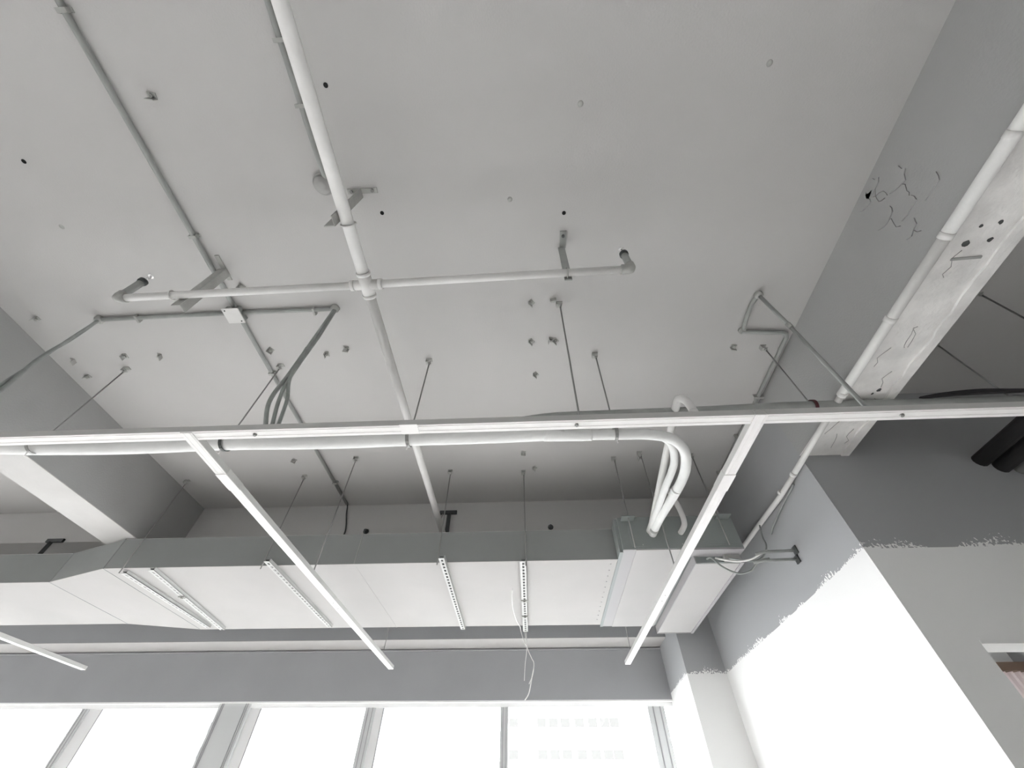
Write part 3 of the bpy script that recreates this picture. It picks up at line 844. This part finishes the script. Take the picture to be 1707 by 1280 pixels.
for p in ((FX0 + 0.02, FZ1 + 0.0), (FX1 - 0.11, FZ1 + 0.0)):
    MB().box(p[0], p[0] + 0.09, FY0 - 0.07, FY0, p[1] - 0.03, p[1] - 0.026).build('hanging_lug', 'unit', t)
for x in (0.74, 1.0):
    MB().lathe((x, FY0 - 0.004, FZ0 + 0.03), [(0.004, 0), (0.004, 0.004)], 8, (0, 1, 0)).build('screw', 'slotted', t)

t = thing('loose_cable', 'pale cables looping from fan coil control box to the partition wall', 'cable', (1.4, 2.6, 2.8))
MB().tube(catmull([(1.16, 2.665, 2.84), (1.165, 2.60, 2.815), (1.196, 2.56, 2.739), (1.269, 2.55, 2.693), (1.34, 2.53, 2.700), (1.37, 2.50, 2.722), (1.40, 2.465, 2.735), (1.44, 2.445, 2.735)], 7), 0.0055, 8).build('cable', 'cable', t)
MB().tube(catmull([(1.22, 2.665, 2.845), (1.25, 2.60, 2.80), (1.31, 2.56, 2.772), (1.36, 2.50, 2.758), (1.41, 2.45, 2.770), (1.44, 2.425, 2.775)], 7), 0.0055, 8).build('cable', 'cablewhite', t)
MB().tube(catmull([(1.29, 2.66, 2.845), (1.33, 2.58, 2.79), (1.40, 2.54, 2.765), (1.47, 2.54, 2.80), (1.52, 2.55, 2.87), (1.53, 2.56, 2.93), (1.555, 2.57, 3.02)], 7), 0.005, 8).build('cable', 'cable', t)
t = thing('wall_conduit', 'upper of two short grey conduits on the partition wall by the fan coil unit', 'conduit', (1.59, 2.5, 2.8))
MB().tube([(1.602, 2.415, 2.768), (1.405, 2.415, 2.760), (1.36, 2.43, 2.755)], 0.009, 8).build('tube', 'conduit', t)
MB().box(1.592, 1.6, 2.395, 2.435, 2.745, 2.79).build('wall_flange', 'darksteel', t)
t = thing('wall_conduit', 'lower of two short grey conduits on the partition wall by the fan coil unit', 'conduit', (1.59, 2.5, 2.75))
MB().tube([(1.602, 2.44, 2.725), (1.40, 2.44, 2.720), (1.34, 2.46, 2.717)], 0.009, 8).build('tube', 'conduit', t)
MB().box(1.592, 1.6, 2.42, 2.46, 2.702, 2.745).build('wall_flange', 'darksteel', t)

# hanging cables at the window end of the duct
t = thing('loose_cable', 'thin white cable dangling under the duct in front of the window panel', 'cable', (-0.1, 4.0, 2.84))
MB().tube(catmull([(-0.16, 3.15, 2.862), (-0.165, 3.3, 2.80), (-0.15, 3.6, 2.80), (-0.13, 3.95, 2.86), (-0.126, 4.02, 2.855), (-0.10, 4.02, 2.77), (-0.075, 4.02, 2.724)], 7), 0.003, 6).build('cable', 'cablewhite', t)
MB().tube(catmull([(-0.09, 4.03, 2.85), (-0.07, 4.02, 2.72), (-0.035, 4.02, 2.64), (-0.016, 4.02, 2.60), (-0.029, 4.02, 2.52), (-0.061, 4.02, 2.457)], 7), 0.0035, 6).build('cable', 'cablewhite', t)
MB().tube(catmull([(-0.02, 4.02, 2.56), (-0.037, 4.02, 2.50), (-0.063, 4.02, 2.40), (-0.098, 4.02, 2.351)], 7), 0.0045, 6).build('cable', 'cablewhite', t)
MB().tube(catmull([(-0.075, 4.025, 2.85), (-0.075, 4.02, 2.70), (-0.09, 4.02, 2.6), (-0.10, 4.02, 2.48)], 6), 0.003, 6).build('cable', 'cablewhite', t)

# small bolts on the cross beam face
for x, z, lab in [(-1.42, 3.34, 'small dark bolt stub on cross beam, left of sprinkler main'), (0.165, 3.345, 'small dark bolt stub on cross beam, right of sprinkler main'), (-1.98, 3.25, 'small dark bolt stub on cross beam behind the left runner channel')]:
    b = MB().lathe((x, 3.12, z), [(0.024, 0), (0.024, 0.006), (0.012, 0.007), (0.012, 0.03)], 8, (0, -1, 0))
    tag(b.build('bolt_stub', 'darksteel'), lab, 'bolt')

# seen through the doorway
t = thing('curtain', 'pale pink curtain under a dark pelmet glimpsed through the doorway', 'curtain', (3.9, 4.66, 0.3))
MB().box(3.0, 4.58, 4.60, 4.745, 2.66, 2.725).build('pelmet', 'brown', t)
cu = MB(); n = 40; row = []
for k in range(n + 1):
    row.append((4.02 + 0.54 * k / n, 4.66 + 0.025 * math.sin(k * 1.25)))
for (xa, ya), (xb, yb) in zip(row[:-1], row[1:]):
    cu.hexa([(xa, ya, 0.3), (xb, yb, 0.3), (xb, yb + 0.004, 0.3), (xa, ya + 0.004, 0.3), (xa, ya, 2.66), (xb, yb, 2.66), (xb, yb + 0.004, 2.66), (xa, ya + 0.004, 2.66)])
cu.build('curtain_cloth', 'pink', t)
